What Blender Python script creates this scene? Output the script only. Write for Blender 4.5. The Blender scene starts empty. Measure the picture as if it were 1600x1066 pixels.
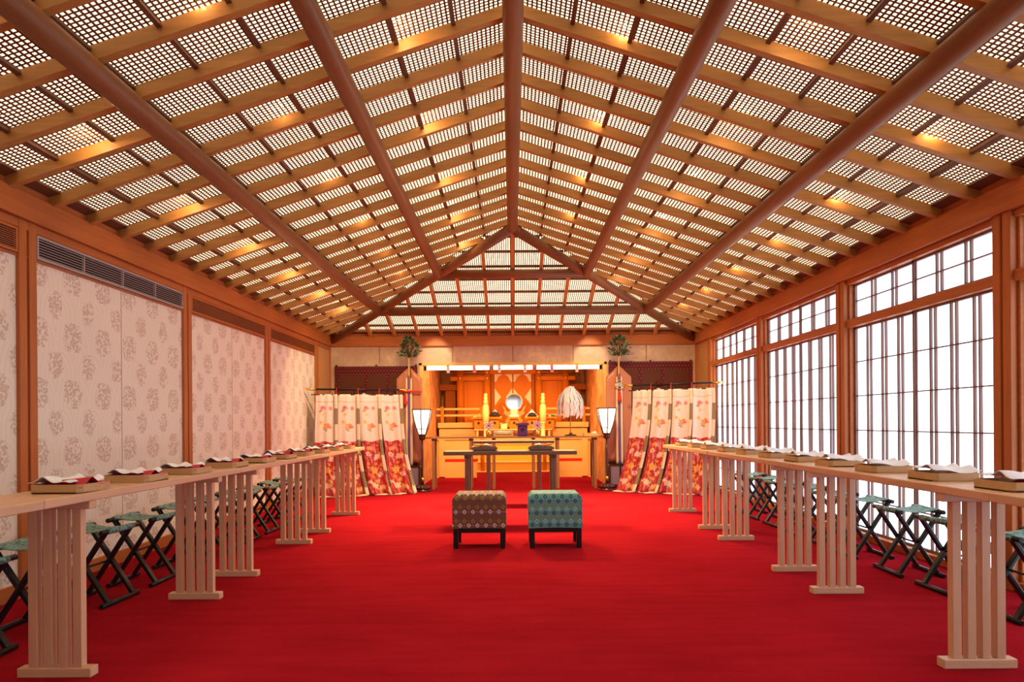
import bpy, bmesh, math, random
from mathutils import Vector, Matrix
random.seed(7)
PI = math.pi
S = bpy.context.scene
COL = S.collection
F = 1600 * 24 / 36.0
CX, CY, ROLL = 800.0, 660.0, 0.0075
CAMX = -0.022

# ------------------------------------------------------------------ mesh builder
class MB:
    def __init__(s): s.v = []; s.f = []; s.uv = {}; s.smooth = set()
    def add(s, vs, fs, smooth=False):
        b = len(s.v); s.v += [tuple(p) for p in vs]
        for f in fs:
            if smooth: s.smooth.add(len(s.f))
            s.f.append([b + i for i in f])
        return s
    def box(s, x0, x1, y0, y1, z0, z1):
        return s.add([(x0,y0,z0),(x1,y0,z0),(x1,y1,z0),(x0,y1,z0),(x0,y0,z1),(x1,y0,z1),(x1,y1,z1),(x0,y1,z1)],
                     [(3,2,1,0),(4,5,6,7),(0,1,5,4),(1,2,6,5),(2,3,7,6),(3,0,4,7)])
    def cbox(s, c, d):
        return s.box(c[0]-d[0]/2,c[0]+d[0]/2,c[1]-d[1]/2,c[1]+d[1]/2,c[2]-d[2]/2,c[2]+d[2]/2)
    def bar(s, p0, p1, w, h, up=(0,0,1), w1=None, h1=None):
        p0, p1, up = Vector(p0), Vector(p1), Vector(up)
        d = (p1-p0).normalized(); side = d.cross(up).normalized(); u = side.cross(d).normalized()
        vs = []
        for p, ww, hh in ((p0, w, h), (p1, w1 or w, h1 or h)):
            for a, b in ((-1,-1),(1,-1),(1,1),(-1,1)):
                vs.append(p + side*(a*ww/2) + u*(b*hh/2))
        return s.add(vs, [(0,1,2,3),(7,6,5,4),(0,4,5,1),(1,5,6,2),(2,6,7,3),(3,7,4,0)])
    def tube(s, pts, r, n=10, caps=True):
        pts = [Vector(p) for p in pts]; rs = r if isinstance(r, (list, tuple)) else [r]*len(pts)
        b = len(s.v); vs = []; fs = []
        for i, p in enumerate(pts):
            d = (pts[min(i+1, len(pts)-1)] - pts[max(i-1, 0)]).normalized()
            ref = Vector((0,0,1)) if abs(d.z) < .9 else Vector((1,0,0))
            a = d.cross(ref).normalized(); c = d.cross(a)
            for k in range(n):
                t = 2*PI*k/n
                vs.append(p + (a*math.cos(t) + c*math.sin(t))*rs[i])
        for i in range(len(pts)-1):
            for k in range(n):
                k2 = (k+1) % n
                fs.append((i*n+k, i*n+k2, (i+1)*n+k2, (i+1)*n+k))
        s.add(vs, fs, True)
        if caps:
            s.f.append([b+k for k in range(n)][::-1]); s.f.append([b+(len(pts)-1)*n+k for k in range(n)])
        return s
    def lathe(s, prof, c=(0,0,0), n=20, smooth=True, sx=1, sy=1, rot=0):
        vs = []; fs = []
        for r, z in prof:
            for k in range(n):
                t = 2*PI*k/n + rot
                vs.append((c[0]+r*sx*math.cos(t), c[1]+r*sy*math.sin(t), c[2]+z))
        for i in range(len(prof)-1):
            for k in range(n):
                k2 = (k+1) % n
                fs.append((i*n+k, i*n+k2, (i+1)*n+k2, (i+1)*n+k))
        b = len(s.v); s.add(vs, fs, smooth)
        s.f.append([b+k for k in range(n)][::-1]); s.f.append([b+(len(prof)-1)*n+k for k in range(n)])
        return s
    def grid(s, fn, nu, nv, uvs=None, smooth=True):
        b = len(s.v); vs = []; fs = []
        for j in range(nv+1):
            for i in range(nu+1):
                vs.append(fn(i/nu, j/nv))
        for j in range(nv):
            for i in range(nu):
                q = (j*(nu+1)+i, j*(nu+1)+i+1, (j+1)*(nu+1)+i+1, (j+1)*(nu+1)+i)
                fi = len(s.f) + len(fs)
                s.uv[fi] = [(i/nu, j/nv), ((i+1)/nu, j/nv), ((i+1)/nu, (j+1)/nv), (i/nu, (j+1)/nv)]
                fs.append(q)
        s.add(vs, fs, smooth); return s
    def poly(s, pts, off):
        """extrude a polygon (list of 3d points) by the vector off"""
        n = len(pts); off = Vector(off)
        vs = [Vector(p) for p in pts] + [Vector(p)+off for p in pts]
        fs = [tuple(range(n))[::-1], tuple(range(n, 2*n))] + [(i, (i+1) % n, n+(i+1) % n, n+i) for i in range(n)]
        return s.add(vs, fs)
    def build(s, name, mat, parent=None, bevel=0, solid=0, loc=None, seg=1):
        me = bpy.data.meshes.new(name); me.from_pydata(s.v, [], s.f); me.materials.append(mat)
        if s.uv:
            ul = me.uv_layers.new(name='UVMap')
            for p in me.polygons:
                if p.index in s.uv:
                    for li, c in zip(p.loop_indices, s.uv[p.index]): ul.data[li].uv = c
        for p in me.polygons: p.use_smooth = p.index in s.smooth
        bm = bmesh.new(); bm.from_mesh(me); bmesh.ops.recalc_face_normals(bm, faces=bm.faces)
        if bevel:
            ed = [e for e in bm.edges if len(e.link_faces) == 2 and e.calc_face_angle() > .6]
            bmesh.ops.bevel(bm, geom=ed, offset=bevel, segments=seg, affect='EDGES', profile=.5, clamp_overlap=True)
        bm.to_mesh(me); bm.free()
        o = bpy.data.objects.new(name, me); COL.objects.link(o)
        if parent: o.parent = parent
        if loc: o.location = loc
        if solid:
            m = o.modifiers.new('solid', 'SOLIDIFY'); m.thickness = solid; m.offset = 0
        return o

def tag(o, label=None, cat=None, group=None, kind=None):
    if label: o['label'] = label
    if cat: o['category'] = cat
    if group: o['group'] = group
    if kind: o['kind'] = kind
    return o
def thing(name, label, cat, loc=(0,0,0), rz=0, group=None):
    o = bpy.data.objects.new(name, None); COL.objects.link(o)
    o.empty_display_size = .1; o.location = loc; o.rotation_euler = (0,0,rz)
    return tag(o, label, cat, group)
KIDS = {}
def copy_tree(o, parent=None):
    c = o.copy(); COL.objects.link(c)
    if parent: c.parent = parent
    for ch in [k for k in bpy.data.objects if k.parent == o]: copy_tree(ch, c)
    return c
def struct(o): o['kind'] = 'structure'; return o
def empty_struct(name):
    o = bpy.data.objects.new(name, None); COL.objects.link(o); o.empty_display_size = .1; return struct(o)
def label(o, t): o['label'] = t; return o

# ------------------------------------------------------------------ node helper
class N:
    def __init__(s, name, rough=.5, spec=.4):
        s.m = bpy.data.materials.new(name); s.m.use_nodes = True
        s.t = s.m.node_tree; s.bs = s.t.nodes['Principled BSDF']
        s.bs.inputs['Roughness'].default_value = rough
        s.bs.inputs['Specular IOR Level'].default_value = spec
    def node(s, ty, **kw):
        n = s.t.nodes.new(ty)
        for k, v in kw.items(): setattr(n, k, v)
        return n
    def put(s, sock, v):
        if isinstance(v, bpy.types.NodeSocket): s.t.links.new(v, sock)
        else: sock.default_value = v
    def M(s, op, a, b=0.0, c=0.0):
        n = s.node('ShaderNodeMath', operation=op)
        s.put(n.inputs[0], a); s.put(n.inputs[1], b); s.put(n.inputs[2], c); return n.outputs[0]
    def coord(s, kind='Object'): return s.node('ShaderNodeTexCoord').outputs[kind]
    def sep(s, v):
        n = s.node('ShaderNodeSeparateXYZ'); s.put(n.inputs[0], v); return n.outputs
    def comb(s, x, y, z):
        n = s.node('ShaderNodeCombineXYZ')
        for i, q in enumerate((x, y, z)): s.put(n.inputs[i], q)
        return n.outputs[0]
    def mapping(s, v, scale=(1,1,1), loc=(0,0,0), rot=(0,0,0)):
        n = s.node('ShaderNodeMapping'); s.put(n.inputs[0], v)
        n.inputs['Scale'].default_value = scale; n.inputs['Location'].default_value = loc; n.inputs['Rotation'].default_value = rot
        return n.outputs[0]
    def noise(s, v, scale=5, detail=3, rough=.5, out='Fac'):
        n = s.node('ShaderNodeTexNoise'); s.put(n.inputs['Vector'], v)
        n.inputs['Scale'].default_value = scale; n.inputs['Detail'].default_value = detail; n.inputs['Roughness'].default_value = rough
        return n.outputs[out]
    def voro(s, v, scale=5, feature='F1', out='Distance'):
        n = s.node('ShaderNodeTexVoronoi', feature=feature); s.put(n.inputs['Vector'], v)
        n.inputs['Scale'].default_value = scale; return n.outputs[out]
    def ramp(s, f, stops):
        n = s.node('ShaderNodeValToRGB'); s.put(n.inputs[0], f); e = n.color_ramp.elements
        while len(e) < len(stops): e.new(.5)
        for q, (p, c) in zip(e, stops): q.position = p; q.color = tuple(c)+(1,) if len(c) == 3 else c
        return n.outputs[0]
    def mix(s, f, a, b):
        n = s.node('ShaderNodeMix', data_type='RGBA'); s.put(n.inputs[0], f)
        for k, q in ((6, a), (7, b)):
            if isinstance(q, bpy.types.NodeSocket): s.t.links.new(q, n.inputs[k])
            else: n.inputs[k].default_value = tuple(q)+(1,)
        return n.outputs[2]
    def col(s, c):
        if isinstance(c, bpy.types.NodeSocket): s.t.links.new(c, s.bs.inputs['Base Color'])
        else: s.bs.inputs['Base Color'].default_value = tuple(c)+(1,)
        return s
    def bump(s, h, st=.2, d=.01):
        n = s.node('ShaderNodeBump'); s.put(n.inputs['Height'], h)
        n.inputs['Strength'].default_value = st; n.inputs['Distance'].default_value = d
        s.t.links.new(n.outputs[0], s.bs.inputs['Normal']); return s
    def step(s, a, th): return s.M('GREATER_THAN', a, th)
    def sstep(s, a, lo, hi):
        n = s.node('ShaderNodeMapRange', interpolation_type='SMOOTHSTEP')
        s.put(n.inputs[0], a); n.inputs[1].default_value = lo; n.inputs[2].default_value = hi
        return n.outputs[0]

def plain(name, c, rough=.5, metal=0, spec=.4):
    n = N(name, rough, spec); n.bs.inputs['Metallic'].default_value = metal
    v = n.noise(n.coord(), 14, 2)
    n.col(n.mix(n.M('MULTIPLY', v, .25), c, tuple(q*.7 for q in c))); return n.m
def wood(name, c, axis='Z', rough=.45, dark=.72, scale=1.0):
    n = N(name, rough, .35); sc = [26*scale]*3; sc['XYZ'.index(axis)] = 1.3*scale
    v = n.mapping(n.coord(), tuple(sc))
    a = n.noise(v, 1.6, 5, .6); b = n.noise(n.coord(), 1.1, 2)
    f = n.M('ADD', n.M('MULTIPLY', a, .8), n.M('MULTIPLY', b, .35))
    n.col(n.ramp(f, [(.35, tuple(q*dark for q in c)), (.7, c)])); n.bump(a, .06, .004); return n.m
def emit(name, c, st):
    n = N(name, .6, .2); n.col(c)
    n.bs.inputs['Emission Color'].default_value = tuple(c)+(1,); n.bs.inputs['Emission Strength'].default_value = st
    return n.m

ORANGE = (.52, .155, .036)
M_orx = wood('orange_wood_x', ORANGE, 'X'); M_ory = wood('orange_wood_y', ORANGE, 'Y'); M_orz = wood('orange_wood_z', ORANGE, 'Z')
M_raf = wood('rafter_wood', (.52, .245, .060), 'X'); M_rafy = wood('rafter_wood_y', (.62, .26, .07), 'Y')
M_pole = wood('pole_wood', (.28, .105, .032), 'Y', .5); M_polex = wood('pole_wood_x', (.28, .105, .032), 'X', .5)
M_lat = plain('lattice_bamboo', (.20, .085, .03), .7)
M_bat = plain('batten_wood', (.15, .055, .022), .6)
M_pale = wood('pale_table_wood', (.66, .40, .25), 'Z', .42, .86); M_paley = wood('pale_table_wood_y', (.66, .40, .25), 'Y', .4, .86); M_palex = wood('pale_table_wood_x', (.66, .40, .25), 'X', .42, .86)
M_tray = wood('tray_wood', (.55, .33, .15), 'X', .5, .85)
M_altar = wood('altar_wood', (.80, .47, .15), 'X', .4, .85); M_altarz = wood('altar_wood_z', (.80, .47, .15), 'Z', .4, .85)
M_shr = wood('shrine_wood', (.70, .185, .0), 'Z', .65, .85); M_shrx = wood('shrine_wood_x', (.72, .20, .0), 'X', .65, .85)
M_shrd = wood('shrine_wood_dark', (.42, .10, .0), 'Z', .7, .85)
M_atab = wood('altar_table_wood_shaded', (.40, .19, .075), 'Z', .45, .85)  # light wood, darkened in the base colour to stand for backlit shade
M_dtab = wood('shaded_table_wood', (.19, .105, .07), 'X', .45, .8)  # natural wood; the shadow it stands in is put into this dark colour
M_lac = plain('black_lacquer', (.009, .008, .010), .3, 0, .3)
M_lacr = plain('dark_red_lacquer', (.075, .012, .012), .25, 0, .5)
M_brnlac = plain('brown_lacquer', (.06, .022, .014), .25, 0, .5)
M_gold = plain('gold', (.95, .60, .16), .28, 1)
M_goldp = plain('gold_paint', (.90, .68, .25), .3)
M_brass = plain('brass_fitting', (.85, .62, .30), .35, .6)
M_ivory = plain('ivory_fitting', (.86, .70, .46), .5)
M_white = plain('white_paper', (.82, .83, .92), .7)
M_redp = plain('red_paper', (.52, .012, .03), .6)
M_mirror = plain('mirror_metal', (.92, .92, .95), .06, 1)
M_redcord = plain('red_cord', (.60, .02, .015), .6)
M_grey = plain('grey_vent_metal', (.42, .34, .33), .4)
M_void = plain('vent_dark', (.02, .014, .013), .9)
M_leaf = plain('evergreen_leaf', (.035, .10, .03), .35); M_leafl = plain('pale_leaf', (.22, .36, .17), .35)
M_purple = plain('purple_lacquer', (.11, .035, .20), .3)
M_blk = plain('dark_offering', (.03, .015, .012), .7)
M_grn = plain('green_offering', (.06, .14, .05), .6); M_ylw = plain('yellow_offering', (.85, .5, .08), .5); M_pink = plain('pink_petal', (.75, .32, .42), .6)
M_cream = plain('cream_silk', (.80, .62, .40), .4); M_violet = plain('violet_silk', (.16, .07, .22), .4)
M_satin = plain('russet_satin', (.50, .19, .10), .32)
M_lamppaper = emit('lamp_paper', (1, .90, .76), 1.25)
M_strip = emit('strip_light_tube', (1, .80, .50), 9.0)
M_panel = emit('ceiling_light_panel', (1, .84, .56), 2.8)
M_shoji = emit('shoji_paper', (.76, .90, 1.06), 2.7)
M_door = emit('door_paper', (.88, .95, 1.0), 1.3)
M_kum = wood('kumiko_wood', (.24, .12, .09), 'Z', .5)
M_redcar = plain('red_step_carpet', (.62, .015, .012), .9)

def mat_carpet():
    n = N('red_carpet', 1.0, .0); c = n.coord()
    a = n.noise(c, 1.3, 4); b = n.noise(c, 160, 2); w = n.noise(n.mapping(c, (1.2, 7, 1)), 1.6, 3)
    f = n.M('ADD', n.M('MULTIPLY', a, .5), n.M('ADD', n.M('MULTIPLY', b, .25), n.M('MULTIPLY', w, .35)))
    n.col(n.ramp(f, [(.35, (.23, .0065, .012)), (.75, (.37, .0125, .021))]))
    n.bump(b, .35, .006); 
    return n.m
M_carpet = mat_carpet()
def mat_wallpaper():
    """cream paper with staggered rows of brown flower bunches and thin grass arcs (Y, Z are the wall axes)"""
    n = N('flower_wallpaper', .75, .15); x, y, z = n.sep(n.coord())
    PU, PV = .33, .185
    v = n.M('DIVIDE', z, PV); row = n.M('FLOOR', v); odd = n.M('FLOORED_MODULO', row, 2.0)
    u = n.M('ADD', n.M('DIVIDE', y, PU), n.M('MULTIPLY', odd, .5))
    fu = n.M('SUBTRACT', n.M('FRACT', u), .5); fv = n.M('SUBTRACT', n.M('FRACT', v), .5)
    jit = n.noise(n.comb(y, z, 0.0), 22, 3, .7)
    size = n.M('SUBTRACT', .37, n.M('MULTIPLY', odd, .09))
    d = n.M('SQRT', n.M('ADD', n.M('POWER', n.M('MULTIPLY', n.M('ABSOLUTE', fu), 1.35), 2.0), n.M('POWER', n.M('MULTIPLY', n.M('ABSOLUTE', fv), .60), 2.0)))
    d = n.M('ADD', d, n.M('MULTIPLY', n.M('SUBTRACT', jit, .5), .42))
    inside = n.sstep(n.M('SUBTRACT', size, d), -.03, .05)
    vo = n.voro(n.comb(y, z, 0.0), 58)
    pet = n.M('SUBTRACT', 1.0, n.sstep(vo, .40, .72))
    m1 = n.M('MULTIPLY', inside, pet)
    # thin arcs
    ax = n.M('MULTIPLY', n.M('SUBTRACT', fu, .12), PU); az = n.M('MULTIPLY', n.M('ADD', fv, .35), PV)
    rr = n.M('SQRT', n.M('ADD', n.M('MULTIPLY', ax, ax), n.M('MULTIPLY', n.M('MULTIPLY', az, az), .5)))
    rr = n.M('ADD', rr, n.M('MULTIPLY', n.noise(n.comb(y, z, 0.0), 5, 1), .02))
    arc = n.M('MULTIPLY', n.M('MULTIPLY', n.M('LESS_THAN', n.M('FRACT', n.M('MULTIPLY', rr, 27.0)), .09), n.M('GREATER_THAN', rr, .04)), .26)
    m = n.M('MAXIMUM', n.M('MULTIPLY', m1, .58), arc)
    base = n.mix(n.noise(n.coord(), 1.5, 2), (.88, .82, .71), (.83, .76, .65))
    n.col(n.mix(m, base, (.50, .32, .24))); return n.m
M_wpaper = mat_wallpaper()
def mat_cloudpaper():
    n = N('gold_cloud_paper', .6, .25); c = n.coord()
    a = n.noise(c, 3.2, 6, .65); b = n.noise(c, 22, 3)
    f = n.M('ADD', n.M('MULTIPLY', a, .8), n.M('MULTIPLY', b, .25))
    n.col(n.ramp(f, [(.42, (.56, .36, .24)), (.56, (.62, .44, .30)), (.66, (.76, .56, .32))])); return n.m
M_cloud = mat_cloudpaper()
def mat_niche():
    n = N('niche_gold_paper', .7, .15); a = n.noise(n.coord(), 4.5, 5, .65)
    n.col(n.ramp(a, [(.40, (.62, .25, .06)), (.62, (.82, .46, .20))])); return n.m
M_niche = mat_niche()
M_riser = wood('step_riser_wood', (.80, .36, .04), 'X', .5, .9)

def diamond_rows(n, u, v, rows, per, colr):
    """rows: (v0, colour, phase, hollow) ; returns colour socket"""
    c = colr
    for v0, cc, ph, half in rows:
        fu = n.M('SUBTRACT', n.M('FRACT', n.M('ADD', n.M('DIVIDE', u, per), ph)), .5)
        du = n.M('MULTIPLY', n.M('ABSOLUTE', fu), per)
        dv = n.M('ABSOLUTE', n.M('SUBTRACT', v, v0))
        d = n.M('ADD', du, dv)
        ring = n.M('MULTIPLY', n.M('LESS_THAN', d, half), n.M('GREATER_THAN', d, half*.42))
        dots = n.M('LESS_THAN', n.M('ADD', n.M('ABSOLUTE', n.M('SUBTRACT', n.M('ABSOLUTE', fu), .5)), n.M('MULTIPLY', dv, 1/per)), .055)
        c = n.mix(n.M('MAXIMUM', ring, dots), c, cc)
    return c
def mat_stoolcloth(name, base, rows):
    n = N(name, .7, .2); u, v, w = n.sep(n.coord('UV'))
    tex = n.noise(n.comb(n.M('MULTIPLY', u, 1.0), v, 0.0), 240, 2)
    b = n.mix(tex, tuple(q*.75 for q in base), tuple(min(1, q*1.25) for q in base))
    n.col(diamond_rows(n, u, v, rows, .068, b)); n.bump(tex, .25, .003); return n.m
GD, WH, NV, LT = (.30, .19, .03), (.62, .48, .50), (.03, .035, .12), (.25, .50, .52)
M_brown = mat_stoolcloth('brown_woven_cloth', (.15, .068, .055), [(.185, WH, 0, .019), (.22, GD, .5, .019), (.292, WH, .5, .019), (.33, GD, 0, .019), (.40, GD, .4, .019), (.425, WH, .1, .012), (.50, GD, 0, .019), (.54, WH, .5, .019), (.62, GD, 0, .019), (.66, WH, .5, .019)])
M_teal = mat_stoolcloth('teal_woven_cloth', (.10, .29, .30), [(.185, NV, .5, .018), (.215, LT, 0, .021), (.25, GD, .5, .017), (.278, NV, 0, .018), (.312, LT, .5, .020), (.34, GD, 0, .016), (.372, NV, .5, .018), (.41, NV, 0, .018), (.45, LT, 0, .02), (.49, GD, .5, .017), (.53, NV, 0, .018), (.57, LT, .5, .02), (.61, GD, 0, .017), (.65, NV, .5, .018)])
def mat_seatcloth():
    n = N('green_seat_cloth', .6, .25); c = n.coord()
    a = n.voro(c, 55); b = n.noise(c, 30, 3)
    f = n.M('ADD', n.M('MULTIPLY', a, .7), n.M('MULTIPLY', b, .5))
    n.col(n.ramp(f, [(.3, (.035, .055, .03)), (.5, (.08, .17, .14)), (.75, (.20, .36, .33))])); return n.m
M_seat = mat_seatcloth()
def flower(n, u, v, u0, v0, R, k, asp=6.0):
    du = n.M('SUBTRACT', u, u0); dv = n.M('MULTIPLY', n.M('SUBTRACT', v, v0), asp)
    r = n.M('SQRT', n.M('ADD', n.M('MULTIPLY', du, du), n.M('MULTIPLY', dv, dv)))
    th = n.M('ARCTAN2', dv, du)
    R = R*(.78 if v0 > .53 else .62)
    rad = n.M('MULTIPLY', n.M('ADD', .55, n.M('MULTIPLY', n.M('ABSOLUTE', n.M('COSINE', n.M('MULTIPLY', th, k))), .45)), R)
    return n.M('LESS_THAN', r, rad), n.M('LESS_THAN', r, R*.25)
def mat_curtain():
    """white silk with scattered flowers above, red figured silk below; u across a panel, v from floor to rod"""
    n = N('flowered_curtain_silk', .6, .25); u, v, w = n.sep(n.coord('UV'))
    uv = n.coord('UV'); u0_, v0_ = u, v; dn = n.noise(n.mapping(uv, (6, 22, 1)), 2.2, 3, .6); u = n.M('ADD', u, n.M('MULTIPLY', n.M('SUBTRACT', dn, .5), .34)); v = n.M('ADD', v, n.M('MULTIPLY', n.M('SUBTRACT', n.noise(n.mapping(uv, (6, 22, 1), (3, 1, 0)), 2.2, 3, .6), .5), .055))
    st = n.noise(n.mapping(uv, (5, 7, 1)), 1.7, 3, .6)
    wt = n.mix(n.noise(uv, 12, 2), (.80, .72, .66), (.72, .62, .58))
    rd = n.mix(n.sstep(st, .46, .64), (.40, .018, .024), (.62, .24, .22))
    c = n.mix(n.M('LESS_THAN', v0_, .53), wt, rd)
    OR, YE, RO, PK, CR, GR = (.78, .24, .02), (.86, .54, .10), (.62, .05, .04), (.55, .20, .25), (.86, .76, .56), (.17, .20, .08)
    fl = [(.55,.685,.25,2.5,OR,YE),(.30,.72,.17,2.5,YE,OR),(.68,.685,.16,4,RO,YE),(.38,.80,.13,1.5,YE,PK),(.35,.865,.22,1.5,PK,RO),(.72,.86,.16,2.5,PK,RO),(.25,.835,.11,2,GR,YE),(.50,.645,.13,2,GR,YE),
          (.20,.30,.18,2.5,OR,YE),(.85,.28,.18,3,YE,RO),(.15,.12,.2,3,CR,YE),(.88,.40,.16,2.5,YE,OR),(.60,.31,.16,3,OR,YE),(.55,.14,.18,2.5,YE,OR),(.40,.46,.24,2.5,YE,OR),(.70,.37,.30,4,CR,YE),(.30,.40,.24,2.5,CR,RO),(.46,.25,.38,3.5,YE,OR),(.34,.185,.26,2.5,OR,YE),(.72,.19,.22,2.5,CR,RO),(.40,.095,.32,4,CR,YE),(.75,.07,.25,2.5,YE,OR),(.80,.48,.14,2.5,OR,YE)]
    for u0, v0, R, k, c1, c2 in fl:
        m, mc = flower(n, u, v, u0, v0, R, k)
        c = n.mix(n.M('MULTIPLY', m, .78 if v0 > .53 else .66), c, c1); c = n.mix(mc, c, c2)
    seam = n.M('LESS_THAN', n.M('ABSOLUTE', n.M('SUBTRACT', v0_, n.M('ADD', .925, n.M('MULTIPLY', n.M('COSINE', n.M('MULTIPLY', u, 6.28)), .005)))), .003)
    c = n.mix(seam, c, (.5, .38, .34))
    n.col(c); return n.m
M_curt = mat_curtain()
def mat_ribbon():
    n = N('chequered_ribbon', .6, .25); u, v, w = n.sep(n.coord('UV'))
    seg = n.M('FRACT', n.M('MULTIPLY', v, 3.2))
    a = n.M('FRACT', n.M('ADD', n.M('MULTIPLY', u, 2), n.M('MULTIPLY', v, 40))); b = n.M('FRACT', n.M('SUBTRACT', n.M('MULTIPLY', v, 40), n.M('MULTIPLY', u, 2)))
    h = n.M('MAXIMUM', n.M('LESS_THAN', a, .2), n.M('LESS_THAN', b, .2))
    g = n.mix(h, (.11, .085, .035), (.50, .42, .25))
    n.col(n.mix(n.M('LESS_THAN', n.M('ABSOLUTE', n.M('SUBTRACT', seg, .5)), .25), (.74, .62, .48), g)); return n.m
M_rib = mat_ribbon()
def mat_blind():
    n = N('brown_bamboo_blind', .6, .2); x, y, z = n.sep(n.coord())
    s = n.M('FRACT', n.M('MULTIPLY', z, 70)); a = n.noise(n.mapping(n.coord(), (2, 2, 60)), 1.5, 3)
    c = n.mix(a, (.15, .042, .018), (.10, .028, .013))
    n.col(n.mix(n.M('LESS_THAN', s, .2), c, (.07, .02, .012))); return n.m
M_blind = mat_blind()
def mat_brocade():
    n = N('crimson_brocade', .6, .25); x, y, z = n.sep(n.coord())
    P = .05
    r = n.M('FLOOR', n.M('DIVIDE', z, P)); u = n.M('ADD', n.M('DIVIDE', x, P), n.M('MULTIPLY', n.M('FLOORED_MODULO', r, 2.0), .5))
    fu = n.M('SUBTRACT', n.M('FRACT', u), .5); fv = n.M('SUBTRACT', n.M('FRACT', n.M('DIVIDE', z, P)), .5)
    d = n.M('SQRT', n.M('ADD', n.M('MULTIPLY', fu, fu), n.M('MULTIPLY', fv, fv)))
    n.col(n.mix(n.M('LESS_THAN', d, .24), (.11, .007, .010), (.20, .045, .035))); return n.m
M_broc = mat_brocade()

# ------------------------------------------------------------------ room shell
HW, YB, YF = 2.885, 10.75, -1.3
SL, ZR, YR = .332, 3.293, 7.88
POSTS = [.06, 2.04, 4.02, 6.0, 7.98, 9.98]
NX, NY1, NZ = 1.46, 13.95, 2.15          # the altar niche behind the back wall

struct(MB().box(-3.2, 3.2, YF-.1, 14.2, -.12, 0).build('floor', M_carpet))
struct(MB().box(-HW-.12, -HW, YF, YB, 0, 2.4).build('wall_left', M_wpaper))
struct(MB().box(-3.2, 3.2, YF-.1, YF, 0, 3.6).build('wall_front', M_cloud))
# right wall: solid strip beside the back corner, the rest is windows
wr = MB().box(HW+.01, HW+.14, 9.98, YB, 0, 2.3)
struct(wr.build('wall_right', wood('right_wall_board', (.62, .30, .11), 'Z', .5, .9)))
# back wall with the niche opening
wb = MB()
wb.box(-HW-.12, -1.475, YB, YB+.12, 0, 2.4); wb.box(1.475, HW+.14, YB, YB+.12, 0, 2.4); wb.box(-1.475, 1.475, YB, YB+.12, 1.945, 2.4)
wback = struct(wb.build('wall_back', M_cloud))
sm = MB()
for x in (-2.1, -.95, 0, .95, 2.1): sm.box(x-.004, x+.004, YB-.003, YB+.001, 1.95, 2.21)
sm.build('panel_seam', M_bat, wback)
nm = MB()
nm.box(-NX-.1, -NX, YB+.12, NY1, 0, NZ); nm.box(NX, NX+.1, YB+.12, NY1, 0, NZ); nm.box(-NX-.1, NX+.1, NY1, NY1+.1, 0, NZ); nm.box(-NX-.1, NX+.1, YB+.12, NY1+.1, NZ, NZ+.08)
struct(nm.build('wall_niche', M_niche))
fr = MB()
fr.box(-1.475, -1.43, YB-.02, YB+.13, 0, 1.945); fr.box(1.43, 1.475, YB-.02, YB+.13, 0, 1.945); fr.box(-1.475, 1.475, YB-.02, YB+.13, 1.90, 1.945)
struct(fr.build('trim_1', M_altarz, bevel=.004))
# wall plates
tn = [2]
def trim(mb, mat, bevel=.004):
    o = struct(mb.build('trim_%d' % tn[0], mat, bevel=bevel)); tn[0] += 1; return o
trim(MB().box(-HW-.1, -HW+.045, YF, YB, 2.205, 2.362), M_ory)
trim(MB().box(HW-.045, HW+.12, YF, YB, 2.205, 2.362), M_ory)
trim(MB().box(-HW+.045, HW-.045, YB-.05, YB+.1, 2.205, 2.362), M_orx)
# posts (each post has two faces with a groove between them)
for sx in (-1, 1):
    for y in POSTS:
        m = MB(); a, b = (HW-.022, HW+.10)
        for d in (-.042, .042):
            x0, x1 = sorted((sx*a, sx*b)); m.box(x0, x1, y+d-.032, y+d+.032, 0, 2.205)
        x0, x1 = sorted((sx*(a+.018), sx*b)); m.box(x0, x1, y-.012, y+.012, 0, 2.205)
        trim(m, M_orz, .003)
    x0, x1 = sorted((sx*(HW-.02), sx*(HW+.1)))
    trim(MB().box(x0, x1, YB-.05, YB-.0, 0, 2.205), M_orz)
trim(MB().box(-HW-.01, -HW+.006, 10.06, YB-.05, .09, 2.15), bpy.data.materials['right_wall_board'])
# head rail over the left panels and rail under the vents
trim(MB().box(-HW-.02, -HW+.018, YF, YB-.05, 2.15, 2.205), M_ory)
trim(MB().box(-HW-.02, -HW+.012, YF, 9.98, 1.985, 2.0), M_ory)
struct(MB().box(-HW-.02, -HW+.015, YF, YB, 0, .09).build('baseboard_left', M_ory, bevel=.003))
struct(MB().box(HW-.005, HW+.10, YF, 9.98, 0, .055).build('baseboard_right', M_ory, bevel=.003))
sb = MB(); sb.box(-HW, -1.475, YB-.015, YB, 0, .08); sb.box(1.475, HW, YB-.015, YB, 0, .08)
struct(sb.build('baseboard_back', M_orx, bevel=.003))
ps = MB()
for i in range(5): ps.box(-HW-.001, -HW+.0015, (POSTS[i]+POSTS[i+1])/2-.003, (POSTS[i]+POSTS[i+1])/2+.003, .09, 1.985)
trim(ps, plain('panel_joint', (.42, .33, .27), .8), 0)
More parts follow.
